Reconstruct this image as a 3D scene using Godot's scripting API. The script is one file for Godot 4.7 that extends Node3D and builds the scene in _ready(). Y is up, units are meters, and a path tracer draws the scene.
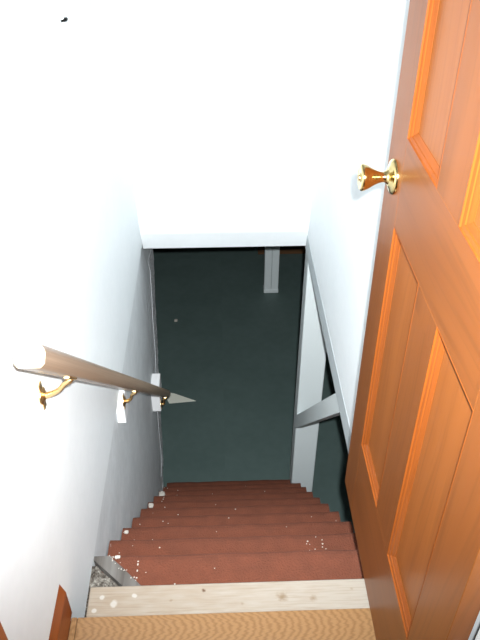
extends Node3D

# ---------------------------------------------------------------- layout (metres, y up, stairs run down towards -z)
const XL := -0.387          # plastered stairwell wall on the left
const XLOW := -0.400        # grey wall below it
const XR := 0.430           # plastered stairwell wall on the right
const YB := -0.185          # lower edge of the plaster
const ZH := -2.80           # header over the foot of the stairs
const FLOOR_Y := -2.288     # basement floor
const RISE := 0.208
const GOING := 0.195
const Z0 := -0.949

var uvo := Vector2.ZERO
var uvswap := false
var rng := RandomNumberGenerator.new()
var M := {}

# ---------------------------------------------------------------- mesh helpers
func begin() -> SurfaceTool:
	var st := SurfaceTool.new()
	st.begin(Mesh.PRIMITIVE_TRIANGLES)
	return st

func uv_of(p: Vector3, n: Vector3) -> Vector2:
	var a := n.abs()
	var r: Vector2
	if a.x >= a.y and a.x >= a.z: r = Vector2(p.z, p.y)
	elif a.y >= a.z: r = Vector2(p.x, p.z)
	else: r = Vector2(p.x, p.y)
	if uvswap: r = Vector2(r.y, r.x)
	return r + uvo

func vert(st: SurfaceTool, p: Vector3, n: Vector3, face_n: Vector3) -> void:
	st.set_normal(n)
	st.set_uv(uv_of(p, face_n))
	st.add_vertex(p)

func tri(st: SurfaceTool, a: Vector3, b: Vector3, c: Vector3, out: Vector3) -> void:
	var n := (b - a).cross(c - a)
	if n.length() < 1e-12: return
	n = n.normalized()
	if n.dot(out) < 0.0:
		n = -n
		var t := b
		b = c
		c = t
	vert(st, a, n, n); vert(st, c, n, n); vert(st, b, n, n)

func tri_smooth(st: SurfaceTool, a: Vector3, b: Vector3, c: Vector3, na: Vector3, nb: Vector3, nc: Vector3) -> void:
	var n := (b - a).cross(c - a)
	if n.length() < 1e-14: return
	if n.dot(na + nb + nc) < 0.0:
		var t := b
		b = c
		c = t
		t = nb
		nb = nc
		nc = t
		n = -n
	n = n.normalized()
	vert(st, a, na, n); vert(st, c, nc, n); vert(st, b, nb, n)

func poly(st: SurfaceTool, pts: Array, out: Vector3) -> void:
	for i in range(1, pts.size() - 1):
		tri(st, pts[0], pts[i], pts[i + 1], out)

# box with chamfered edges
func box(st: SurfaceTool, lo: Vector3, hi: Vector3, c := 0.0) -> void:
	var mid := (lo + hi) * 0.5
	var h := (hi - lo) * 0.5
	c = minf(c, minf(h.x, minf(h.y, h.z)) * 0.9)
	for ax in 3:
		var u := (ax + 1) % 3
		var v := (ax + 2) % 3
		for s in [-1.0, 1.0]:
			var n := Vector3.ZERO
			n[ax] = s
			var pts := []
			for q in [[-1, -1], [1, -1], [1, 1], [-1, 1]]:
				var p := mid
				p[ax] += s * h[ax]
				p[u] += q[0] * (h[u] - c)
				p[v] += q[1] * (h[v] - c)
				pts.append(p)
			poly(st, pts, n)
	if c <= 0.0: return
	for ax in 3:
		var u := (ax + 1) % 3
		var v := (ax + 2) % 3
		for su in [-1.0, 1.0]:
			for sv in [-1.0, 1.0]:
				var n := Vector3.ZERO
				n[u] = su
				n[v] = sv
				var pts := []
				for k in [[-1, 0], [1, 0], [1, 1], [-1, 1]]:
					var p := mid
					p[ax] += k[0] * (h[ax] - c)
					p[u] += su * (h[u] - (c if k[1] == 1 else 0.0))
					p[v] += sv * (h[v] - (0.0 if k[1] == 1 else c))
					pts.append(p)
				poly(st, pts, n)
	for sx in [-1.0, 1.0]:
		for sy in [-1.0, 1.0]:
			for sz in [-1.0, 1.0]:
				var s := Vector3(sx, sy, sz)
				var a := mid + Vector3(sx * h.x, sy * (h.y - c), sz * (h.z - c))
				var b := mid + Vector3(sx * (h.x - c), sy * h.y, sz * (h.z - c))
				var d := mid + Vector3(sx * (h.x - c), sy * (h.y - c), sz * h.z)
				tri(st, a, b, d, s)

# extrude a 2D outline along one axis; axis 0: outline is (z, y), axis 1: outline is (x, z), axis 2: outline is (x, y)
func place2(q: Vector2, ax: int, t: float) -> Vector3:
	if ax == 0: return Vector3(t, q.y, q.x)
	if ax == 1: return Vector3(q.x, t, q.y)
	return Vector3(q.x, q.y, t)

func prism(st: SurfaceTool, outline: PackedVector2Array, ax: int, lo: float, hi: float) -> void:
	var n := Vector3.ZERO
	n[ax] = 1.0
	var idx := Geometry2D.triangulate_polygon(outline)
	for i in range(0, idx.size(), 3):
		for s in 2:
			var t := hi if s == 1 else lo
			tri(st, place2(outline[idx[i]], ax, t), place2(outline[idx[i + 1]], ax, t), place2(outline[idx[i + 2]], ax, t), n if s == 1 else -n)
	var area := 0.0
	for i in outline.size():
		var a := outline[i]
		var b := outline[(i + 1) % outline.size()]
		area += a.cross(b)
	for i in outline.size():
		var a := outline[i]
		var b := outline[(i + 1) % outline.size()]
		var e := b - a
		var o2 := Vector2(e.y, -e.x) * (1.0 if area > 0.0 else -1.0)
		poly(st, [place2(a, ax, lo), place2(b, ax, lo), place2(b, ax, hi), place2(a, ax, hi)], place2(o2, ax, 0.0))

# lathe: profile of (radius, distance along axis)
func lathe(st: SurfaceTool, prof: Array, at: Vector3, axis: Vector3, seg := 32) -> void:
	axis = axis.normalized()
	var u := axis.cross(Vector3.UP if absf(axis.y) < 0.9 else Vector3.RIGHT).normalized()
	var v := axis.cross(u)
	var nr := []
	for i in prof.size():
		var a: Vector2 = prof[maxi(i - 1, 0)]
		var b: Vector2 = prof[mini(i + 1, prof.size() - 1)]
		var d := (b - a).normalized()
		nr.append(Vector2(d.y, -d.x))
	for i in prof.size() - 1:
		for k in seg:
			var a0 := TAU * k / seg
			var a1 := TAU * (k + 1) / seg
			var P := []
			var N := []
			for q in [[i, a0], [i + 1, a0], [i + 1, a1], [i, a1]]:
				var pr: Vector2 = prof[q[0]]
				var nn: Vector2 = nr[q[0]]
				var rad: Vector3 = u * cos(q[1]) + v * sin(q[1])
				P.append(at + rad * pr.x + axis * pr.y)
				N.append((rad * nn.x + axis * nn.y).normalized())
			tri_smooth(st, P[0], P[1], P[2], N[0], N[1], N[2])
			tri_smooth(st, P[0], P[2], P[3], N[0], N[2], N[3])

func tube(st: SurfaceTool, path: Array, radii: Array, seg := 12, flat := 1.0) -> void:
	var rings := []
	var norms := []
	for i in path.size():
		var d: Vector3 = (path[mini(i + 1, path.size() - 1)] - path[maxi(i - 1, 0)]).normalized()
		var u := d.cross(Vector3.UP if absf(d.y) < 0.95 else Vector3.RIGHT).normalized()
		var v := u.cross(d)
		var r := []
		var nn := []
		for k in seg:
			var a := TAU * k / seg
			r.append(path[i] + (u * cos(a) + v * sin(a) * flat) * radii[i])
			nn.append((u * cos(a) * flat + v * sin(a)).normalized())
		rings.append(r)
		norms.append(nn)
	for i in path.size() - 1:
		for k in seg:
			var l := (k + 1) % seg
			tri_smooth(st, rings[i][k], rings[i + 1][k], rings[i + 1][l], norms[i][k], norms[i + 1][k], norms[i + 1][l])
			tri_smooth(st, rings[i][k], rings[i + 1][l], rings[i][l], norms[i][k], norms[i + 1][l], norms[i][l])
	for e in [0, path.size() - 1]:
		var d: Vector3 = path[0] - path[1] if e == 0 else path[e] - path[e - 1]
		poly(st, rings[e], d)

# lumpy chunk
func lump(st: SurfaceTool, at: Vector3, size: Vector3, seed_: int) -> void:
	var nz := FastNoiseLite.new()
	nz.seed = seed_
	nz.frequency = 0.9
	var rows := 5
	var cols := 8
	var g := []
	for i in rows + 1:
		var r := []
		for k in cols:
			var th := PI * i / rows
			var ph := TAU * k / cols
			var d := Vector3(sin(th) * cos(ph), cos(th), sin(th) * sin(ph))
			var sq := Vector3(signf(d.x) * pow(absf(d.x), 0.6), signf(d.y) * pow(absf(d.y), 0.6), signf(d.z) * pow(absf(d.z), 0.6))
			r.append(at + sq * size * 0.5 * (1.0 + 0.3 * nz.get_noise_3dv(d * 1.3)))
		g.append(r)
	for i in rows:
		for k in cols:
			var l := (k + 1) % cols
			var o: Vector3 = (g[i][k] + g[i + 1][l]) * 0.5 - at
			tri(st, g[i][k], g[i + 1][k], g[i + 1][l], o)
			tri(st, g[i][k], g[i + 1][l], g[i][l], o)

# ---------------------------------------------------------------- object helpers
func obj(called: String, st: SurfaceTool, mat: Material, parent: Node = self) -> MeshInstance3D:
	var o := MeshInstance3D.new()
	o.name = called
	o.mesh = st.commit()
	o.material_override = mat
	o.cast_shadow = GeometryInstance3D.SHADOW_CASTING_SETTING_ON
	parent.add_child(o, true)
	return o

func thing(called: String, at := Vector3.ZERO) -> Node3D:
	var o := Node3D.new()
	o.name = called
	add_child(o, true)
	o.position = at
	return o

func tag(o: Node, label: String, category: String, group := "", kind := "") -> Node:
	o.set_meta("label", label)
	o.set_meta("category", category)
	if group != "": o.set_meta("group", group)
	if kind != "": o.set_meta("kind", kind)
	return o

func structure(o: Node, label: String, category: String) -> Node:
	return tag(o, label, category, "", "structure")

# ---------------------------------------------------------------- textures and materials
func noise(seed_: int, freq: float, oct := 4) -> FastNoiseLite:
	var n := FastNoiseLite.new()
	n.seed = seed_
	n.noise_type = FastNoiseLite.TYPE_SIMPLEX_SMOOTH
	n.frequency = freq
	n.fractal_octaves = oct
	return n

func tex(im: Image) -> ImageTexture:
	im.generate_mipmaps()
	return ImageTexture.create_from_image(im)

func mix3(a: Color, b: Color, t: float) -> Color:
	return a.lerp(b, clampf(t, 0.0, 1.0))

# straight-grained wood, grain runs along v
func wood_image(seed_: int, dark: Color, mid: Color, light: Color, size := 512) -> Image:
	var a := noise(seed_, 1.0, 3)
	var b := noise(seed_ + 7, 1.0, 2)
	var im := Image.create(size, size, false, Image.FORMAT_RGB8)
	for y in size:
		for x in size:
			var u := float(x) / size
			var v := float(y) / size
			var w := u + 0.05 * b.get_noise_2d(u * 3.0, v * 1.2)
			var g := 0.5 + 0.5 * a.get_noise_2d(w * 42.0, v * 2.2)
			var broad := 0.5 + 0.6 * b.get_noise_2d(w * 7.0 + 31.0, v * 0.9)
			var c := mix3(dark, light, broad).lerp(mid, 0.35)
			var pore := 1.0 - 0.07 * clampf((g - 0.52) * 4.0, 0.0, 1.0)
			im.set_pixel(x, y, Color(c.r * pore, c.g * pore, c.b * pore))
	return im

# flat-sawn oak: cathedral arches lying along u
func oak_image(seed_: int) -> Image:
	var W := 1024
	var Hh := 128
	var a := noise(seed_, 1.0, 3)
	var fine := noise(seed_ + 3, 1.0, 2)
	var im := Image.create(W, Hh, false, Image.FORMAT_RGB8)
	var dark := Color(0.42, 0.295, 0.18)
	var light := Color(0.585, 0.45, 0.305)
	for y in Hh:
		for x in W:
			var u := float(x) / W * 0.8
			var v := (float(y) / Hh - 0.45) * 0.083
			v += 0.006 * a.get_noise_2d(u * 9.0, 3.0)
			var arch := (u * 0.62 + 16.0 * v * v * (0.75 + 0.25 * sin(u * 7.0))) * 210.0
			arch += 1.1 * a.get_noise_2d(u * 16.0, v * 90.0)
			var ring := 0.5 + 0.5 * sin(arch * TAU * 0.42)
			ring = pow(ring, 1.8)
			var pore := clampf(0.5 + 0.9 * fine.get_noise_2d(u * 60.0, v * 2600.0), 0.0, 1.0)
			var c := light.lerp(dark, 0.42 * ring + 0.22 * pore)
			im.set_pixel(x, y, c)
	return im

# pale scuffed softwood board, grain along u
func pine_image(seed_: int) -> Image:
	var W := 1024
	var Hh := 128
	var a := noise(seed_, 1.0, 3)
	var im := Image.create(W, Hh, false, Image.FORMAT_RGB8)
	var base := Color(0.555, 0.50, 0.435)
	var brown := Color(0.44, 0.36, 0.27)
	var white := Color(0.62, 0.60, 0.565)
	var knots := [Vector2(0.375, 0.25), Vector2(0.63, 0.55), Vector2(0.73, 0.62), Vector2(0.27, 0.55), Vector2(0.86, 0.35), Vector2(0.50, 0.72)]
	var size := [0.008, 0.022, 0.014, 0.007, 0.006, 0.008]
	var depth := [1.2, 0.75, 0.6, 0.5, 0.4, 0.4]
	var paint := [Vector3(0.045, 0.38, 0.012), Vector3(0.085, 0.6, 0.020), Vector3(0.025, 0.8, 0.012), Vector3(0.15, 0.35, 0.012)]
	for y in Hh:
		for x in W:
			var u := float(x) / W
			var v := float(y) / Hh
			var g := 0.5 + 0.5 * a.get_noise_2d(u * 5.0, v * 14.0)
			var c := base.lerp(white, clampf(0.15 + 1.1 * u + 0.5 * a.get_noise_2d(u * 9.0 + 40.0, v * 5.0), 0.0, 1.0) * 0.65)
			c = c.lerp(brown, 0.35 * clampf((g - 0.5) * 2.2, 0.0, 1.0))
			for k in knots.size():
				var d: float = Vector2((u - knots[k].x), (v - knots[k].y) * 0.11).length() / size[k]
				d += 0.35 * a.get_noise_2d(u * 60.0, v * 9.0)
				c = c.lerp(Color(0.30, 0.20, 0.13) if k == 0 else brown, clampf(1.0 - d, 0.0, 1.0) * depth[k] if d < 1.0 else 0.0)
			for p in paint:
				var d2: float = Vector2((u - p.x), (v - p.y) * 0.11).length() / p.z + 0.3 * a.get_noise_2d(u * 30.0, v * 3.0)
				c = c.lerp(Color(0.72, 0.715, 0.70), 0.6 * clampf((0.75 - d2) * 3.5, 0.0, 1.0))
			im.set_pixel(x, y, c)
	return im

func patch_image(seed_: int, a: Color, b: Color, f1: float, f2: float, contrast := 1.0, size := 512) -> Image:
	var n1 := noise(seed_, f1, 4)
	var n2 := noise(seed_ + 5, f2, 2)
	var im := Image.create(size, size, false, Image.FORMAT_RGB8)
	for y in size:
		for x in size:
			var t := 0.5 + contrast * (0.6 * n1.get_noise_2d(x, y) + 0.35 * n2.get_noise_2d(x, y))
			im.set_pixel(x, y, mix3(a, b, t))
	return im

func bump_tex(seed_: int, freq: float, strength: float, oct := 4) -> NoiseTexture2D:
	var t := NoiseTexture2D.new()
	t.width = 512
	t.height = 512
	t.seamless = true
	t.as_normal_map = true
	t.bump_strength = strength
	t.noise = noise(seed_, freq, oct)
	return t

func mat(called: String, c: Color, rough: float, metal := 0.0) -> StandardMaterial3D:
	var m := StandardMaterial3D.new()
	m.resource_name = called
	m.albedo_color = c
	m.roughness = rough
	m.metallic = metal
	M[called] = m
	return m

func textured(called: String, im: Image, rough: float, scale: Vector3, tri_planar := false) -> StandardMaterial3D:
	var m := mat(called, Color.WHITE, rough)
	m.albedo_texture = tex(im)
	m.uv1_scale = scale
	if tri_planar:
		m.uv1_triplanar = true
		m.uv1_world_triplanar = true
	return m

func make_materials() -> void:
	var m := textured("wall_white", patch_image(11, Color(0.92, 0.938, 0.945), Color(0.94, 0.957, 0.963), 0.006, 0.05), 0.62, Vector3(0.9, 0.9, 0.9), true)
	m.normal_enabled = true
	m.normal_texture = bump_tex(2, 0.012, 2.0)
	m.normal_scale = 0.08
	m = textured("wall_grey", patch_image(23, Color(0.84, 0.855, 0.862), Color(0.89, 0.905, 0.912), 0.007, 0.03, 1.0), 0.8, Vector3(1.1, 1.1, 1.1), true)
	m.normal_enabled = true
	m.normal_texture = bump_tex(4, 0.02, 4.0)
	m.normal_scale = 0.25
	m = textured("plaster_rough", patch_image(31, Color(0.72, 0.73, 0.745), Color(0.93, 0.94, 0.94), 0.03, 0.09, 1.6), 0.9, Vector3(3, 3, 3), true)
	m = textured("mortar", patch_image(37, Color(0.21, 0.175, 0.145), Color(0.64, 0.62, 0.585), 0.022, 0.07, 1.9), 0.95, Vector3(3.2, 3.2, 3.2), true)
	m = textured("carpet", patch_image(41, Color(0.39, 0.212, 0.142), Color(0.455, 0.245, 0.165), 0.012, 0.35, 1.0), 0.95, Vector3(2.0, 2.0, 2.0), true)
	m.normal_enabled = true
	m.normal_texture = bump_tex(6, 0.12, 6.0, 2)
	m.normal_scale = 0.4
	m = textured("floor_green", patch_image(53, Color(0.345, 0.415, 0.40), Color(0.38, 0.45, 0.435), 0.008, 0.04, 1.0), 0.55, Vector3(0.5, 0.5, 0.5), true)
	textured("door_stile", wood_image(61, Color(0.43, 0.243, 0.106), Color(0.465, 0.265, 0.118), Color(0.50, 0.288, 0.13)), 0.36, Vector3(1.6, 0.8, 1))
	textured("door_panel", wood_image(71, Color(0.48, 0.272, 0.118), Color(0.525, 0.302, 0.132), Color(0.565, 0.332, 0.148)), 0.36, Vector3(2.4, 0.8, 1))
	textured("door_molding", wood_image(79, Color(0.445, 0.225, 0.075), Color(0.475, 0.243, 0.083), Color(0.51, 0.265, 0.095)), 0.30, Vector3(2.0, 0.8, 1))
	textured("trim_wood", wood_image(83, Color(0.52, 0.265, 0.11), Color(0.56, 0.29, 0.125), Color(0.60, 0.32, 0.14)), 0.35, Vector3(2.0, 0.8, 1))
	for k in ["door_stile", "door_panel", "door_molding", "trim_wood"]:
		M[k].roughness = 0.33
		M[k].metallic_specular = 0.27
	textured("oak", oak_image(91), 0.35, Vector3(1.25, 1.0 / 0.083, 1))
	textured("pine", pine_image(97), 0.7, Vector3(1.0 / 0.76, 1.0 / 0.079, 1))
	textured("old_wood", wood_image(101, Color(0.29, 0.265, 0.245), Color(0.38, 0.36, 0.34), Color(0.52, 0.51, 0.495)), 0.85, Vector3(3, 1.5, 1))
	textured("brown_board", wood_image(103, Color(0.30, 0.20, 0.11), Color(0.40, 0.27, 0.15), Color(0.46, 0.32, 0.18)), 0.7, Vector3(3, 1, 1))
	textured("rail_wood", wood_image(107, Color(0.55, 0.455, 0.375), Color(0.62, 0.525, 0.44), Color(0.69, 0.60, 0.51)), 0.32, Vector3(3, 0.6, 1))
	mat("rail_end", Color(0.93, 0.87, 0.74), 0.7)
	mat("white_paint", Color(0.90, 0.93, 0.93), 0.5)
	mat("grey_trim", Color(0.74, 0.77, 0.78), 0.6)
	mat("block_white", Color(0.92, 0.92, 0.92), 0.6)
	mat("brass", Color(0.93, 0.80, 0.58), 0.30, 1.0)
	mat("brass_polished", Color(0.95, 0.85, 0.60), 0.13, 1.0)
	mat("dark_metal", Color(0.10, 0.10, 0.10), 0.5, 0.6)
	mat("chip_white", Color(0.78, 0.75, 0.71), 0.9)
	mat("cord_white", Color(0.84, 0.86, 0.86), 0.5)
	mat("streak_pale", Color(0.97, 0.97, 0.91), 0.8)  # pale tone of the added light streak on the basement floor
	mat("steel", Color(0.72, 0.70, 0.66), 0.35, 1.0)

# ---------------------------------------------------------------- builders
func build_shell() -> void:
	var st: SurfaceTool
	# left wall of the stairwell (plaster down to YB) and of the landing
	st = begin()
	box(st, Vector3(-0.52, YB, -2.92), Vector3(XL, 2.45, -0.492), 0.002)
	structure(obj("wall_left", st, M.wall_white), "white plastered wall on the left behind the handrail", "wall")
	# grey wall below the plaster, with a ragged far end
	var ends := [Vector2(-3.385, -0.42), Vector2(-3.36, -0.506), Vector2(-3.375, -0.60), Vector2(-3.33, -0.686), Vector2(-3.25, -0.82), Vector2(-3.165, -1.055), Vector2(-3.03, -1.255), Vector2(-2.965, -1.464), Vector2(-2.90, -1.681), Vector2(-2.835, -1.786), Vector2(-2.70, -1.95), Vector2(-2.66, FLOOR_Y)]
	var rag := PackedVector2Array()
	rag.append(Vector2(-0.93, YB))
	rag.append(Vector2(-3.40, YB))
	for i in ends.size():
		rag.append(ends[i])
		if i < ends.size() - 2:
			for k in [0.33, 0.66]:
				rag.append(ends[i].lerp(ends[i + 1], k) + Vector2(rng.randf_range(-0.012, 0.012), 0))
	rag.append(Vector2(-0.93, FLOOR_Y))
	st = begin()
	prism(st, rag, 0, -0.52, XLOW)
	var low = obj("wall_left_lower", st, M.wall_grey)
	structure(low, "grey rough wall below the white plaster, left of the stairs", "wall")
	st = begin()
	for i in range(1, ends.size() - 2):
		for k in 4:
			var q: Vector2 = ends[i].lerp(ends[i + 1], k / 4.0)
			lump(st, Vector3(XLOW - 0.006, q.y, q.x + 0.012), Vector3(0.018, 0.075, 0.05) * rng.randf_range(0.8, 1.2), 300 + i * 4 + k)
	obj("plaster_edge", st, M.plaster_rough, low)
	# smear of old plaster along that end
	st = begin()
	var smear := PackedVector2Array()
	for i in range(1, ends.size() - 2): smear.append(ends[i] + Vector2(0.004, 0))
	for i in range(ends.size() - 3, 1, -1):
		for f in [0.0, -0.5]:
			var q: Vector2 = ends[i].lerp(ends[i - 1], -f)
			smear.append(q + Vector2(0.10 + 0.11 * clampf((q.y + 1.9) / 1.3, 0.0, 1.0) + rng.randf_range(-0.035, 0.035), rng.randf_range(-0.02, 0.02)))
	smear.append(ends[1] + Vector2(0.26, 0.06))
	prism(st, smear, 0, XLOW, XLOW + 0.0018)
	obj("plaster_smear", st, M.plaster_rough, low)
	# right wall of the stairwell
	st = begin()
	box(st, Vector3(XR, YB + 0.042, -2.92), Vector3(0.53, 2.45, -0.492), 0.002)
	structure(obj("wall_right", st, M.wall_white), "white plastered wall on the right behind the open door", "wall")
	st = begin()
	box(st, Vector3(XR - 0.001, YB - 0.058, -2.92), Vector3(0.53, YB + 0.042, -0.93), 0.003)
	structure(obj("trim_1", st, M.grey_trim), "grey strip along the lower edge of the right wall", "trim")
	# header over the foot of the stairs
	st = begin()
	prism(st, PackedVector2Array([Vector2(-2.97, 2.45), Vector2(ZH, 2.45), Vector2(ZH, 0.06), Vector2(ZH - 0.003, 0.0), Vector2(ZH - 0.012, -0.06), Vector2(ZH - 0.027, -0.115), Vector2(ZH - 0.047, -0.165), Vector2(ZH - 0.070, -0.222), Vector2(ZH - 0.085, -0.232), Vector2(-2.97, -0.232)]), 0, XL, XR)
	structure(obj("wall_back", st, M.wall_white), "white header wall over the foot of the stairs", "wall")
	# ceiling of stairwell and hall
	st = begin()
	box(st, Vector3(-1.5, 2.45, -3.0), Vector3(1.5, 2.55, 2.1))
	structure(obj("ceiling", st, M.wall_white), "white ceiling over stairwell and hall", "ceiling")
	# hall behind the photographer
	st = begin()
	box(st, Vector3(-1.4, 0, -0.492), Vector3(-0.342, 2.45, -0.43))
	box(st, Vector3(0.381, 0, -0.492), Vector3(1.4, 2.45, -0.43))
	box(st, Vector3(-0.342, 2.06, -0.492), Vector3(0.381, 2.45, -0.43))
	structure(obj("wall_front", st, M.wall_white), "white partition wall beside the door frame", "wall")
	st = begin()
	box(st, Vector3(-1.5, 0, -0.492), Vector3(-1.4, 2.45, 2.0))
	box(st, Vector3(1.4, 0, -0.492), Vector3(1.5, 2.45, 2.0))
	box(st, Vector3(-1.5, 0, 2.0), Vector3(1.5, 2.45, 2.1))
	structure(obj("wall_hall", st, M.wall_white), "white walls of the hall behind the camera", "wall")
	# landing: subfloor and oak boards
	st = begin()
	box(st, Vector3(-1.5, -0.20, -0.840), Vector3(1.5, -0.02, 2.1))
	box(st, Vector3(-0.343, -0.20, -0.905), Vector3(0.43, -0.0225, -0.840))
	var fl = obj("floor", st, M.brown_board)
	structure(fl, "oak board floor of the landing in front of the stairs", "floor")
	var z := -0.838
	var k := 0
	while z < 1.95:
		var w := 0.083
		var inside := z + w > -0.492
		st = begin()
		uvo = Vector2(0.40 + 0.31 * k, -z + 0.083 * (k % 3) * 1.7)
		var x0 := -0.3617 if not inside else -1.4
		var x1 := 0.428 if not inside else 1.4
		if k == 0 or not inside or z >= -0.43:
			box(st, Vector3(x0, -0.02, z), Vector3(x1, 0.0, minf(z + w - 0.0012, 2.0)), 0.0012)
		else:
			box(st, Vector3(-0.320, -0.02, z), Vector3(0.374, 0.0, z + w - 0.0012), 0.0012)
		obj("oak_plank", st, M.oak, fl)
		z += w
		k += 1
	uvo = Vector2.ZERO
	uvswap = true
	st = begin()
	box(st, Vector3(-0.3765, -0.02, -0.838), Vector3(-0.3625, 0.002, -0.494), 0.002)
	uvswap = false
	obj("border_strip", st, M.oak, fl)
	# basement
	st = begin()
	box(st, Vector3(-2.4, FLOOR_Y - 0.1, -6.6), Vector3(2.8, FLOOR_Y, -0.80))
	structure(obj("floor_basement", st, M.floor_green), "dull green painted basement floor at the foot of the stairs", "floor")
	st = begin()
	box(st, Vector3(-2.4, -0.20, -6.6), Vector3(2.8, 0.0, -2.92))
	box(st, Vector3(0.53, -0.20, -2.92), Vector3(2.8, 0.0, -0.905))
	box(st, Vector3(-2.4, -0.20, -2.92), Vector3(-0.52, 0.0, -0.905))
	structure(obj("ceiling_basement", st, M.brown_board), "dark underside of the upper floor over the basement", "ceiling")
	st = begin()
	box(st, Vector3(-2.5, FLOOR_Y, -6.7), Vector3(2.9, 0.0, -6.6))
	box(st, Vector3(-2.5, FLOOR_Y, -6.6), Vector3(-2.4, 0.0, -0.80))
	box(st, Vector3(2.8, FLOOR_Y, -6.6), Vector3(2.9, 0.0, -0.80))
	box(st, Vector3(-2.5, FLOOR_Y, -0.905), Vector3(2.9, -0.20, -0.80))
	structure(obj("wall_basement", st, M.wall_grey), "far grey walls of the dark basement", "wall")

func build_threshold() -> void:
	var st := begin()
	uvo = Vector2(0.345, 0.917)
	box(st, Vector3(-0.343, -0.022, -0.917), Vector3(0.428, 0.0, -0.8392), 0.003)
	uvo = Vector2.ZERO
	tag(obj("threshold_board", st, M.pine), "pale unpainted board with knots along the edge of the top step", "board")

func build_stairs() -> void:
	var root := thing("staircase", Vector3(0.04, FLOOR_Y, Z0))
	tag(root, "steep basement staircase with worn dark red carpeted steps", "staircase")
	var off := -root.position
	# stringers
	for side in 2:
		var x0 := -0.385 if side == 0 else 0.398
		var st := begin()
		var o := PackedVector2Array([Vector2(-0.93, -0.30), Vector2(-0.93, -0.62), Vector2(-2.62, FLOOR_Y), Vector2(-2.90, FLOOR_Y), Vector2(-2.90, -2.24)])
		var o2 := PackedVector2Array()
		for q in o: o2.append(q + Vector2(off.z, off.y))
		prism(st, o2, 0, x0 + off.x, x0 + 0.038 + off.x)
		obj("stringer", st, M.old_wood, root)
	for n in range(1, 11):
		var yt := -RISE * n
		var zn := Z0 - GOING * n
		var zb := zn + GOING + 0.004
		var xl := -0.3935
		var xr := 0.424 if n == 1 else (0.478 if n < 10 else 0.438)
		# board
		var st := begin()
		var wood: MeshInstance3D
		if n == 1:
			var bd := PackedVector2Array([Vector2(-0.392, zn + 0.004), Vector2(-0.392, zn + 0.016), Vector2(-0.190, zb), Vector2(xr, zb), Vector2(xr, zn + 0.048), Vector2(-0.30, zn + 0.048), Vector2(-0.345, zn + 0.004)])
			for i in bd.size(): bd[i] += Vector2(off.x, off.z)
			prism(st, bd, 1, yt - 0.034 + off.y, yt - 0.006 + off.y)
		else:
			box(st, Vector3(xl + 0.004, yt - 0.034, zn + 0.048) + off, Vector3(xr - 0.004, yt - 0.006, zb) + off, 0.003)
		wood = obj("tread", st, M.old_wood, root)
		# carpet: wraps over a rounded nose
		st = begin()
		var prof := []
		prof.append(Vector2(zb, yt))
		prof.append(Vector2(zb - 0.08, yt - 0.0005))
		prof.append(Vector2(zn + 0.052, yt))
		var rr := 0.019
		for i in 9:
			var a := PI * 0.5 + PI * i / 8.0
			prof.append(Vector2(zn + (0.040 if i < 4 else rr) * (1.0 + cos(a)), yt - rr + rr * sin(a)))
		prof.append(Vector2(zn + 0.03, yt - 0.038))
		var cols := 28
		for i in prof.size() - 1:
			for k in cols:
				var q := []
				for e in [[i, k], [i + 1, k], [i + 1, k + 1], [i, k + 1]]:
					var p: Vector2 = prof[e[0]]
					var xa := xl
					if n == 1 and p.x > zn + 0.008:
						xa = lerpf(-0.345, -0.150, clampf((p.x - zn - 0.008) / (zb - zn - 0.008), 0.0, 1.0))
					elif n == 1:
						xa = -0.350
					var x := lerpf(xa, xr, float(e[1]) / cols)
					var wob := 0.0018 * sin(x * 23.0 + n * 2.1) + 0.0012 * sin(x * 61.0 + n)
					q.append(Vector3(x, p.y + (wob if e[0] > 0 and e[0] < prof.size() - 1 else 0.0), p.x) + off)
				poly(st, q, Vector3(0, 1.0 if i < 6 else -1.0, -0.6 if i >= 3 else 0.0))
		obj("carpet", st, M.carpet, wood)
		# riser below this tread (faces down the stairs)
		st = begin()
		var bot := (yt - RISE) if n < 10 else FLOOR_Y
		box(st, Vector3(xl + 0.004, bot, zn + 0.032) + off, Vector3(xr - 0.004, yt - 0.034, zn + 0.047) + off, 0.002)
		obj("riser", st, M.carpet, root)
	var st2 := begin()
	box(st2, Vector3(-0.343, -RISE, -0.925) + off, Vector3(0.424, -0.024, -0.908) + off, 0.002)
	obj("riser", st2, M.old_wood, root)

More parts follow.
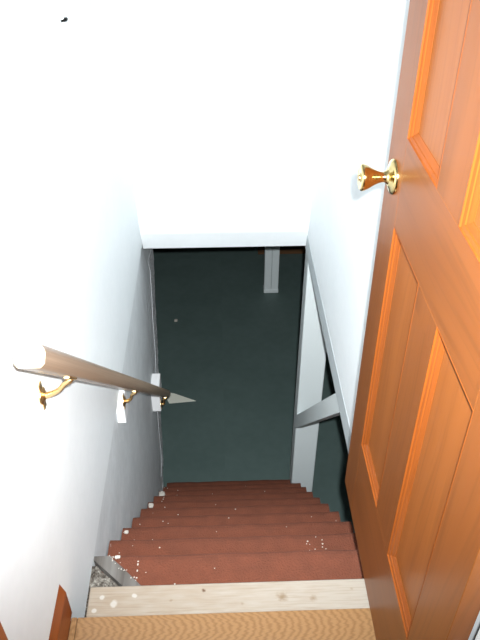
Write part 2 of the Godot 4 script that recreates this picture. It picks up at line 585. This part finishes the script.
func build_rubble() -> void:
	var st := begin()
	var nz := noise(131, 1.0, 4)
	var nx := 16
	var nzc := 22
	var g := []
	for i in nx + 1:
		var r := []
		for k in nzc + 1:
			var z := lerpf(-1.120, -0.930, float(k) / nzc)
			var x := lerpf(-0.3995, -0.392 + (z + 1.128) * 1.104 - 0.003, float(i) / nx)
			r.append(Vector3(x, -0.232 + 0.014 * nz.get_noise_2d(x * 22.0, z * 22.0) + 0.008 * nz.get_noise_2d(x * 70.0, z * 70.0), z))
		g.append(r)
	for i in nx:
		for k in nzc:
			poly(st, [g[i][k], g[i + 1][k], g[i + 1][k + 1]], Vector3.UP)
			poly(st, [g[i][k], g[i + 1][k + 1], g[i][k + 1]], Vector3.UP)
	for e in [[0, true], [nx, true], [0, false], [nzc, false]]:
		var cnt: int = nzc if e[1] else nx
		for k in cnt:
			var a: Vector3 = g[e[0]][k] if e[1] else g[k][e[0]]
			var b: Vector3 = g[e[0]][k + 1] if e[1] else g[k + 1][e[0]]
			var o := Vector3((-1 if e[0] == 0 else 1) if e[1] else 0, 0, (-1 if e[0] == 0 else 1) if not e[1] else 0)
			poly(st, [a, b, Vector3(b.x, -0.27, b.z), Vector3(a.x, -0.27, a.z)], o)
	for k in 14:
		var p := Vector3(rng.randf_range(-0.39, -0.365), -0.228, rng.randf_range(-1.07, -0.96))
		lump(st, p, Vector3(0.022, 0.014, 0.02) * rng.randf_range(0.6, 1.5), 500 + k)
	tag(obj("mortar_rubble", st, M.mortar), "mottled grey mortar rubble in the gap left of the top step", "rubble", "", "stuff")

func build_chips() -> void:
	var st := begin()
	for k in 110:
		var n := rng.randi_range(1, 9)
		var left := rng.randf() < 0.5
		var x := rng.randf_range(-0.39, -0.17) if left else rng.randf_range(-0.15, 0.46)
		if k % 3 == 0: x = rng.randf_range(-0.39, -0.30)
		var zz := Z0 - GOING * n + rng.randf_range(0.02, 0.15)
		if n == 1: x = maxf(x, -0.15 if zz > -1.05 else -0.26)
		if n == 1: x = minf(x, 0.33)
		var s := rng.randf_range(0.0016, 0.0042)
		lump(st, Vector3(x, -RISE * n + s * 0.2, zz), Vector3(s * 1.4, s * 0.7, s * 1.1), 700 + k)
	# crumbs along the ragged diagonal edge of the top carpet
	for k in 16:
		var t := rng.randf()
		lump(st, Vector3(lerpf(-0.350, -0.255, t) + rng.randf_range(-0.010, 0.012), -RISE + 0.001, lerpf(-1.138, -1.045, t)), Vector3.ONE * rng.randf_range(0.002, 0.0045), 900 + k)
	# a patch of crumbs on the right of the second step
	for k in 12:
		var s2 := rng.randf_range(0.002, 0.0045)
		lump(st, Vector3(rng.randf_range(0.26, 0.33), -RISE * 2 + s2 * 0.2, Z0 - GOING * 2 + rng.randf_range(0.02, 0.10)), Vector3(s2 * 1.3, s2 * 0.7, s2), 960 + k)
	tag(obj("plaster_crumbs", st, M.chip_white), "tiny white plaster crumbs scattered over the red steps", "crumbs", "", "stuff")
	var spec := [
		[Vector3(-0.372, -RISE * 8 + 0.016, -2.455), Vector3(0.040, 0.034, 0.045), "largest white plaster chunk, on the left end of a low red step"],
		[Vector3(-0.375, -RISE * 6 + 0.007, -2.08), Vector3(0.026, 0.016, 0.028), "greyish plaster chunk in the middle of three at the left step ends"],
		[Vector3(-0.376, -RISE * 3 + 0.004, -1.50), Vector3(0.017, 0.010, 0.014), "small white plaster chunk at the left end of an upper red step"],
		[Vector3(-0.322, -RISE + 0.002, -1.130), Vector3(0.018, 0.006, 0.010), "flat white plaster flake on the torn carpet corner of the top step"]]
	for s in spec:
		st = begin()
		lump(st, Vector3.ZERO, s[1], 40 + int(s[1].x * 1000))
		var o = obj("plaster_chunk", st, M.chip_white)
		o.position = s[0]
		tag(o, s[2], "plaster chunk", "plaster chunks on the stairs")

func rail_profile() -> Array:
	# rounded loaf shape: (across, up)
	var r := []
	var hw := 0.026
	var top := 0.020
	for i in 15:
		var a := PI * i / 14.0
		r.append(Vector2(hw * cos(a), top * 0.2 + 0.021 * sin(a)))
	r.append(Vector2(-hw * 0.96, -0.012))
	r.append(Vector2(-hw * 0.7, -0.019))
	r.append(Vector2(hw * 0.7, -0.019))
	r.append(Vector2(hw * 0.96, -0.012))
	return r

func build_handrail() -> void:
	var a := Vector3(-0.317, 0.830, -0.837)
	var b := Vector3(-0.322, -1.07, -2.70)
	var root := thing("handrail", Vector3(-0.317, -0.14, -1.72))
	tag(root, "brown varnished wooden handrail on brass brackets, left wall", "handrail")
	var off := -root.position
	var d := (b - a).normalized()
	var side := Vector3.RIGHT
	var up := side.cross(d).normalized()
	if up.y < 0: up = -up
	var pr := rail_profile()
	var st := begin()
	var cnt := pr.size()
	var L := (b - a).length()
	for k in cnt:
		var p0: Vector2 = pr[k]
		var p1: Vector2 = pr[(k + 1) % cnt]
		var n0 := (side * p0.x + up * p0.y * 1.3).normalized()
		var n1 := (side * p1.x + up * p1.y * 1.3).normalized()
		var q := [a + side * p0.x + up * p0.y, a + side * p1.x + up * p1.y, b + side * p1.x + up * p1.y, b + side * p0.x + up * p0.y]
		var nn := [n0, n1, n1, n0]
		var uvs := [Vector2(k / 20.0, 0), Vector2((k + 1) / 20.0, 0), Vector2((k + 1) / 20.0, L), Vector2(k / 20.0, L)]
		for t in [[0, 1, 2], [0, 2, 3]]:
			var ord: Array = t
			var fn: Vector3 = (q[t[1]] - q[t[0]]).cross(q[t[2]] - q[t[0]])
			if fn.dot(n0 + n1) > 0: ord = [t[0], t[2], t[1]]
			for e in ord:
				st.set_normal(nn[e]); st.set_uv(uvs[e]); st.add_vertex(q[e] + off)
	var far := []
	for p in pr: far.append(b + side * p.x + up * p.y + off)
	poly(st, far, d)
	obj("rail", st, M.rail_wood, root)
	# sawn end
	st = begin()
	var ring := []
	var ring2 := []
	for p in pr:
		ring.append(a + side * p.x + up * p.y + off)
		ring2.append(a - d * 0.003 + side * p.x * 0.95 + up * p.y * 0.95 + off)
	for k in cnt:
		var l := (k + 1) % cnt
		poly(st, [ring[k], ring[l], ring2[l], ring2[k]], side * pr[k].x + up * pr[k].y)
	poly(st, ring2, -d)
	obj("sawn_end", st, M.rail_end, root)
	# brackets
	var zs := [-1.045, -1.775, -2.68]
	var walls := [XL, -0.368, -0.352]
	for i in 3:
		var t: float = (zs[i] - a.z) / (b.z - a.z)
		var c := a.lerp(b, t)
		var wx: float = walls[i]
		var under := c - up * 0.020
		var br := Node3D.new()
		br.name = "bracket"
		root.add_child(br, true)
		var wp := Vector3(wx, under.y - 0.052, zs[i] + 0.012)
		# wall plate
		st = begin()
		lathe(st, [Vector2(0.0, 0.0105), Vector2(0.006, 0.0105), Vector2(0.010, 0.009), Vector2(0.014, 0.0055), Vector2(0.0175, 0.005), Vector2(0.0195, 0.003), Vector2(0.0195, 0.0)], wp + off, Vector3.RIGHT, 28)
		# tall ends of the plate
		box(st, wp + off + Vector3(0.0, -0.036, -0.009), wp + off + Vector3(0.004, 0.036, 0.009), 0.002)
		obj("wall_plate", st, M.brass, br)
		# arm
		st = begin()
		var e := under - up * 0.006
		var path := [wp + Vector3(0.004, 0, 0), wp + Vector3(0.018, 0.002, -0.001), wp.lerp(e, 0.5) + Vector3(0.006, -0.006, 0), e + Vector3(-0.012, -0.008, 0), e + Vector3(-0.002, -0.001, 0), e + up * 0.004]
		var c2 := []
		var rad := []
		for s in 17:
			var f := s / 16.0 * (path.size() - 1)
			var j := mini(int(f), path.size() - 2)
			var pm: Vector3 = path[maxi(j - 1, 0)]
			var pn: Vector3 = path[mini(j + 2, path.size() - 1)]
			c2.append(path[j].cubic_interpolate(path[j + 1], pm, pn, f - j) + off)
			rad.append(0.0085 - 0.0028 * sin(PI * s / 16.0))
		tube(st, c2, rad, 12)
		obj("arm", st, M.brass, br)
		# saddle strap under the rail, along it
		st = begin()
		var sd := under - up * 0.0015
		var pts := []
		var rads := []
		for s in 9:
			pts.append(sd + d * lerpf(-0.032, 0.032, s / 8.0) + off)
			rads.append(0.0095 if s > 0 and s < 8 else 0.006)
		tube(st, pts, rads, 12, 0.4)
		obj("saddle", st, M.brass, br)

func build_blocks() -> void:
	var st := begin()
	box(st, Vector3(XLOW + 0.0005, -0.300, -1.845), Vector3(-0.368, YB - 0.001, -1.755), 0.002)
	tag(obj("mounting_block", st, M.block_white), "white board behind the middle brass bracket", "board", "white boards behind the handrail brackets")
	st = begin()
	box(st, Vector3(XLOW + 0.0005, -1.16, -2.78), Vector3(-0.352, -0.985, -2.655), 0.002)
	tag(obj("mounting_block", st, M.block_white), "white board behind the lowest bracket on grey wall", "board", "white boards behind the handrail brackets")

# ---- open panelled door; local s = distance from the free edge
func build_door() -> void:
	var X := 0.343
	var T := 0.035
	var root := thing("door_1", Vector3(X + T, 0.008, -0.500))
	structure(root, "varnished orange brown panelled wooden door standing open on the right", "door")
	root.rotation.z = deg_to_rad(0.6)
	var off := -root.position
	var zf := -1.215
	var W := 0.715
	var cols := [[0.108, 0.298], [0.415, 0.597]]
	var rows := [[0.287, 0.905], [1.082, 1.640], [1.745, 1.900]]
	var ytop := 2.025
	var c := 0.0008
	uvo = Vector2(0, 0)
	for s in [[0.0, 0.108], [0.597, W]]:
		var st := begin()
		uvo = Vector2(s[0] * 3.0, 0.2)
		box(st, Vector3(X, 0.008, zf + s[0]) + off, Vector3(X + T, ytop, zf + s[1]) + off, c)
		obj("stile", st, M.door_stile, root)
	var rails := [[0.008, 0.287], [0.905, 1.082], [1.640, 1.745], [1.900, ytop]]
	for i in rails.size():
		var st := begin()
		uvswap = true
		uvo = Vector2(0.37 * i, 0.13 * i)
		box(st, Vector3(X, rails[i][0], zf + 0.108) + off, Vector3(X + T, rails[i][1], zf + 0.597) + off, c * 0.6)
		uvswap = false
		obj("rail", st, M.door_stile, root)
	for r in rows:
		var st := begin()
		uvo = Vector2(0.61 + r[0], 0.4)
		box(st, Vector3(X, r[0], zf + 0.298) + off, Vector3(X + T, r[1], zf + 0.415) + off, c * 0.6)
		obj("mullion", st, M.door_stile, root)
	# profile of the panel moulding: (inset from the opening, depth behind the face)
	var prof := [Vector2(-0.0010, 0.0005), Vector2(-0.0006, -0.0005), Vector2(0.0006, -0.0005), Vector2(0.0016, 0.0024), Vector2(0.0042, 0.0034), Vector2(0.0070, 0.0046), Vector2(0.0080, 0.0064), Vector2(0.0120, 0.0082), Vector2(0.0160, 0.0104), Vector2(0.0180, 0.0112), Vector2(0.0185, 0.0125)]
	var pk := 0
	for cc in cols:
		for r in rows:
			pk += 1
			var za: float = zf + cc[0]
			var zb: float = zf + cc[1]
			var ya: float = r[0]
			var yb: float = r[1]
			var st := begin()
			uvo = Vector2(0.17 * pk, 0.23 * pk)
			box(st, Vector3(X + 0.012, ya, za) + off, Vector3(X + T - 0.010, yb, zb) + off)
			var pan = obj("panel", st, M.door_panel, root)
			st = begin()
			for i in prof.size() - 1:
				var p: Vector2 = prof[i]
				var q: Vector2 = prof[i + 1]
				var ci := [Vector2(za + p.x, ya + p.x), Vector2(zb - p.x, ya + p.x), Vector2(zb - p.x, yb - p.x), Vector2(za + p.x, yb - p.x)]
				var cj := [Vector2(za + q.x, ya + q.x), Vector2(zb - q.x, ya + q.x), Vector2(zb - q.x, yb - q.x), Vector2(za + q.x, yb - q.x)]
				for k in 4:
					var l := (k + 1) % 4
					var e: Vector2 = (ci[l] - ci[k]).normalized()
					var inward := Vector2(-e.y, e.x)
					var dd := q.y - p.y
					var dw := q.x - p.x
					var out := Vector3(-maxf(dw, 0.0001), inward.y * dd, inward.x * dd)
					uvswap = (k % 2 == 0)
					poly(st, [Vector3(X + p.y, ci[k].y, ci[k].x) + off, Vector3(X + p.y, ci[l].y, ci[l].x) + off, Vector3(X + q.y, cj[l].y, cj[l].x) + off, Vector3(X + q.y, cj[k].y, cj[k].x) + off], out)
			uvswap = false
			obj("molding", st, M.door_molding, pan)
	uvo = Vector2.ZERO
	# knob set
	var kn := Node3D.new()
	kn.name = "door_knob"
	root.add_child(kn, true)
	var at := Vector3(X, 0.985, -1.158) + off
	var st := begin()
	lathe(st, [Vector2(0.0, 0.0125), Vector2(0.016, 0.0125), Vector2(0.019, 0.0105), Vector2(0.024, 0.0085), Vector2(0.029, 0.0075), Vector2(0.0325, 0.005), Vector2(0.034, 0.002), Vector2(0.034, 0.0)], at, Vector3.LEFT, 40)
	obj("rose", st, M.brass_polished, kn)
	st = begin()
	lathe(st, [Vector2(0.0, 0.0660), Vector2(0.008, 0.0660), Vector2(0.0095, 0.0640), Vector2(0.0175, 0.0650), Vector2(0.0225, 0.0655), Vector2(0.0250, 0.0635), Vector2(0.0258, 0.0605), Vector2(0.0250, 0.0570), Vector2(0.0225, 0.0510), Vector2(0.0185, 0.0440), Vector2(0.0145, 0.0370), Vector2(0.0115, 0.0300), Vector2(0.0098, 0.0235), Vector2(0.0098, 0.0195), Vector2(0.0115, 0.0160), Vector2(0.0140, 0.0135), Vector2(0.0150, 0.0115)], at, Vector3.LEFT, 40)
	obj("grip", st, M.brass_polished, kn)
	st = begin()
	lathe(st, [Vector2(0.0, 0.0685), Vector2(0.0045, 0.0685), Vector2(0.0055, 0.0670), Vector2(0.0055, 0.0655)], at, Vector3.LEFT, 16)
	obj("turn_button", st, M.brass, kn)
	# latch plate in the free edge
	st = begin()
	box(st, Vector3(X + 0.006, 0.957, zf - 0.001) + off, Vector3(X + T - 0.006, 1.013, zf + 0.002) + off, 0.0008)
	obj("latch_plate", st, M.brass, root)
	for y in [0.22, 1.05, 1.80]:
		st = begin()
		lathe(st, [Vector2(0.0, -0.046), Vector2(0.006, -0.045), Vector2(0.006, 0.045), Vector2(0.0, 0.046)], Vector3(X - 0.002, y, zf + W + 0.006) + off, Vector3.UP, 14)
		obj("hinge", st, M.brass, root)

func build_frame() -> void:
	var root := thing("trim_2", Vector3(0.015, 0, -0.497))
	structure(root, "wooden doorway frame, its orange brown jamb at the lower left corner", "door frame")
	var off := -root.position
	for s in [[-0.342, -0.322], [0.377, 0.381]]:
		var st := begin()
		box(st, Vector3(s[0], 0.001, -0.494) + off, Vector3(s[1], 2.04, -0.428) + off, 0.0015)
		obj("jamb", st, M.trim_wood if s[0] < 0 else M.white_paint, root)
	var st := begin()
	uvswap = true
	box(st, Vector3(-0.342, 2.04, -0.494) + off, Vector3(0.381, 2.06, -0.428) + off, 0.002)
	uvswap = false
	obj("head", st, M.trim_wood, root)

func build_baseboard() -> void:
	var st := begin()
	var o := PackedVector2Array([Vector2(XL + 0.0005, 0.001), Vector2(-0.377, 0.001), Vector2(-0.377, 0.092), Vector2(-0.3785, 0.098), Vector2(XL + 0.0005, 0.128)])
	uvswap = true
	prism(st, o, 2, -0.850, -0.496)
	uvswap = false
	structure(obj("baseboard_left", st, M.trim_wood), "short orange brown baseboard on the left of the landing", "baseboard")

func build_guard() -> void:
	# post under the header corner
	var st := begin()
	box(st, Vector3(0.442, FLOOR_Y, -2.945), Vector3(0.585, -0.244, -2.828), 0.004)
	tag(obj("support_post", st, M.white_paint), "wide white painted post right of the lower steps", "post")
	# sloping guard rail from the wall down to the post
	st = begin()
	var o := PackedVector2Array([Vector2(-1.735, -0.245), Vector2(-1.838, -0.245), Vector2(-2.826, -1.398), Vector2(-2.826, -1.512)])
	prism(st, o, 0, 0.437, 0.475)
	tag(obj("guard_rail", st, M.white_paint), "short sloping white board between right wall and post", "guard rail")

func build_basement_things() -> void:
	var root := thing("column", Vector3(0.489, FLOOR_Y, -5.39))
	tag(root, "white boxed column standing far back on the basement floor", "column")
	for k in 2:
		var st := begin()
		box(st, Vector3(-0.069 + 0.070 * k, 0, -0.045), Vector3(-0.001 + 0.070 * k, 2.085, 0.045), 0.004)
		obj("board", st, M.white_paint, root)
	var st := begin()
	box(st, Vector3(-0.072, 0, -0.05), Vector3(0.072, 0.04, 0.05), 0.004)
	obj("base", st, M.white_paint, root)
	st = begin()
	uvswap = true
	box(st, Vector3(0.40, FLOOR_Y, -6.14), Vector3(1.9, FLOOR_Y + 0.06, -6.05), 0.004)
	uvswap = false
	tag(obj("floor_plank", st, M.brown_board), "brown plank on the floor behind the white column", "plank")
	# pale triangle added as the streak of light past the handrail end
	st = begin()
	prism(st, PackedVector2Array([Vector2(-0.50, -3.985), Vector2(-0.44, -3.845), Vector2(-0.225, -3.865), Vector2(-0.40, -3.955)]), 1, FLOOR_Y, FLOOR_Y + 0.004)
	tag(obj("light_streak", st, M.streak_pale), "flat pale piece standing in for a light streak on the green floor beyond the handrail end", "streak")
	st = begin()
	lump(st, Vector3.ZERO, Vector3(0.035, 0.02, 0.03), 77)
	var o = obj("pebble", st, M.chip_white)
	o.position = Vector3(-0.43, FLOOR_Y + 0.008, -4.925)
	tag(o, "tiny pale speck lying alone on the dark green floor", "speck")

func build_wall_cord() -> void:
	var root := thing("wall_cord", Vector3(XL, 1.05, -1.80))
	tag(root, "thin white cord with dark staple high on the left wall", "cord")
	var st := begin()
	var pts := []
	var rads := []
	for i in 20:
		var t := i / 19.0
		pts.append(Vector3(0.0035, lerpf(0.0, 1.38, t), 0.006 * sin(t * 9.0)))
		rads.append(0.0035)
	tube(st, pts, rads, 8)
	obj("cord", st, M.cord_white, root)
	st = begin()
	tube(st, [Vector3(0.002, 0.062, -0.014), Vector3(0.010, 0.064, -0.009), Vector3(0.011, 0.065, 0.004), Vector3(0.002, 0.064, 0.012)], [0.0035, 0.0045, 0.004, 0.003], 8)
	obj("staple", st, M.dark_metal, root)

# ----------------------------------------------------------------
func _ready() -> void:
	rng.seed = 20240611
	# camera
	var cam := Camera3D.new()
	cam.name = "camera"
	cam.position = Vector3(0, 1.55, 0)
	cam.rotation = Vector3(deg_to_rad(-37.94), deg_to_rad(-1.96), 0)
	cam.fov = rad_to_deg(2.0 * atan(320.0 / 667.0))
	cam.near = 0.02
	cam.current = true
	add_child(cam)
	# surroundings: closed rooms, no daylight
	var env := Environment.new()
	env.background_mode = Environment.BG_COLOR
	env.background_color = Color(0, 0, 0)
	env.tonemap_mode = Environment.TONE_MAPPER_LINEAR
	env.tonemap_exposure = 1.0
	env.sdfgi_enabled = true
	env.ssao_enabled = true
	env.ssil_enabled = true
	var we := WorldEnvironment.new()
	we.name = "environment"
	we.environment = env
	add_child(we)
	# the camera's flash: just right of and above the lens
	var flash := SpotLight3D.new()
	flash.name = "camera_flash"
	flash.position = Vector3(0.028, 1.60, 0.0)
	flash.rotation = Vector3(deg_to_rad(-34.0), deg_to_rad(-1.96), 0)
	flash.light_color = Color(0.97, 0.99, 1.0)
	flash.light_energy = 14.5
	flash.light_size = 0.012
	flash.spot_range = 20.0
	flash.spot_attenuation = 2.0
	flash.spot_angle = 42.0
	flash.spot_angle_attenuation = 1.0
	flash.shadow_enabled = true
	add_child(flash)
	make_materials()
	build_shell()
	build_stairs()
	build_door()
	build_frame()
	build_threshold()
	build_guard()
	build_baseboard()
	build_handrail()
	build_blocks()
	build_basement_things()
	build_rubble()
	build_chips()
	build_wall_cord()
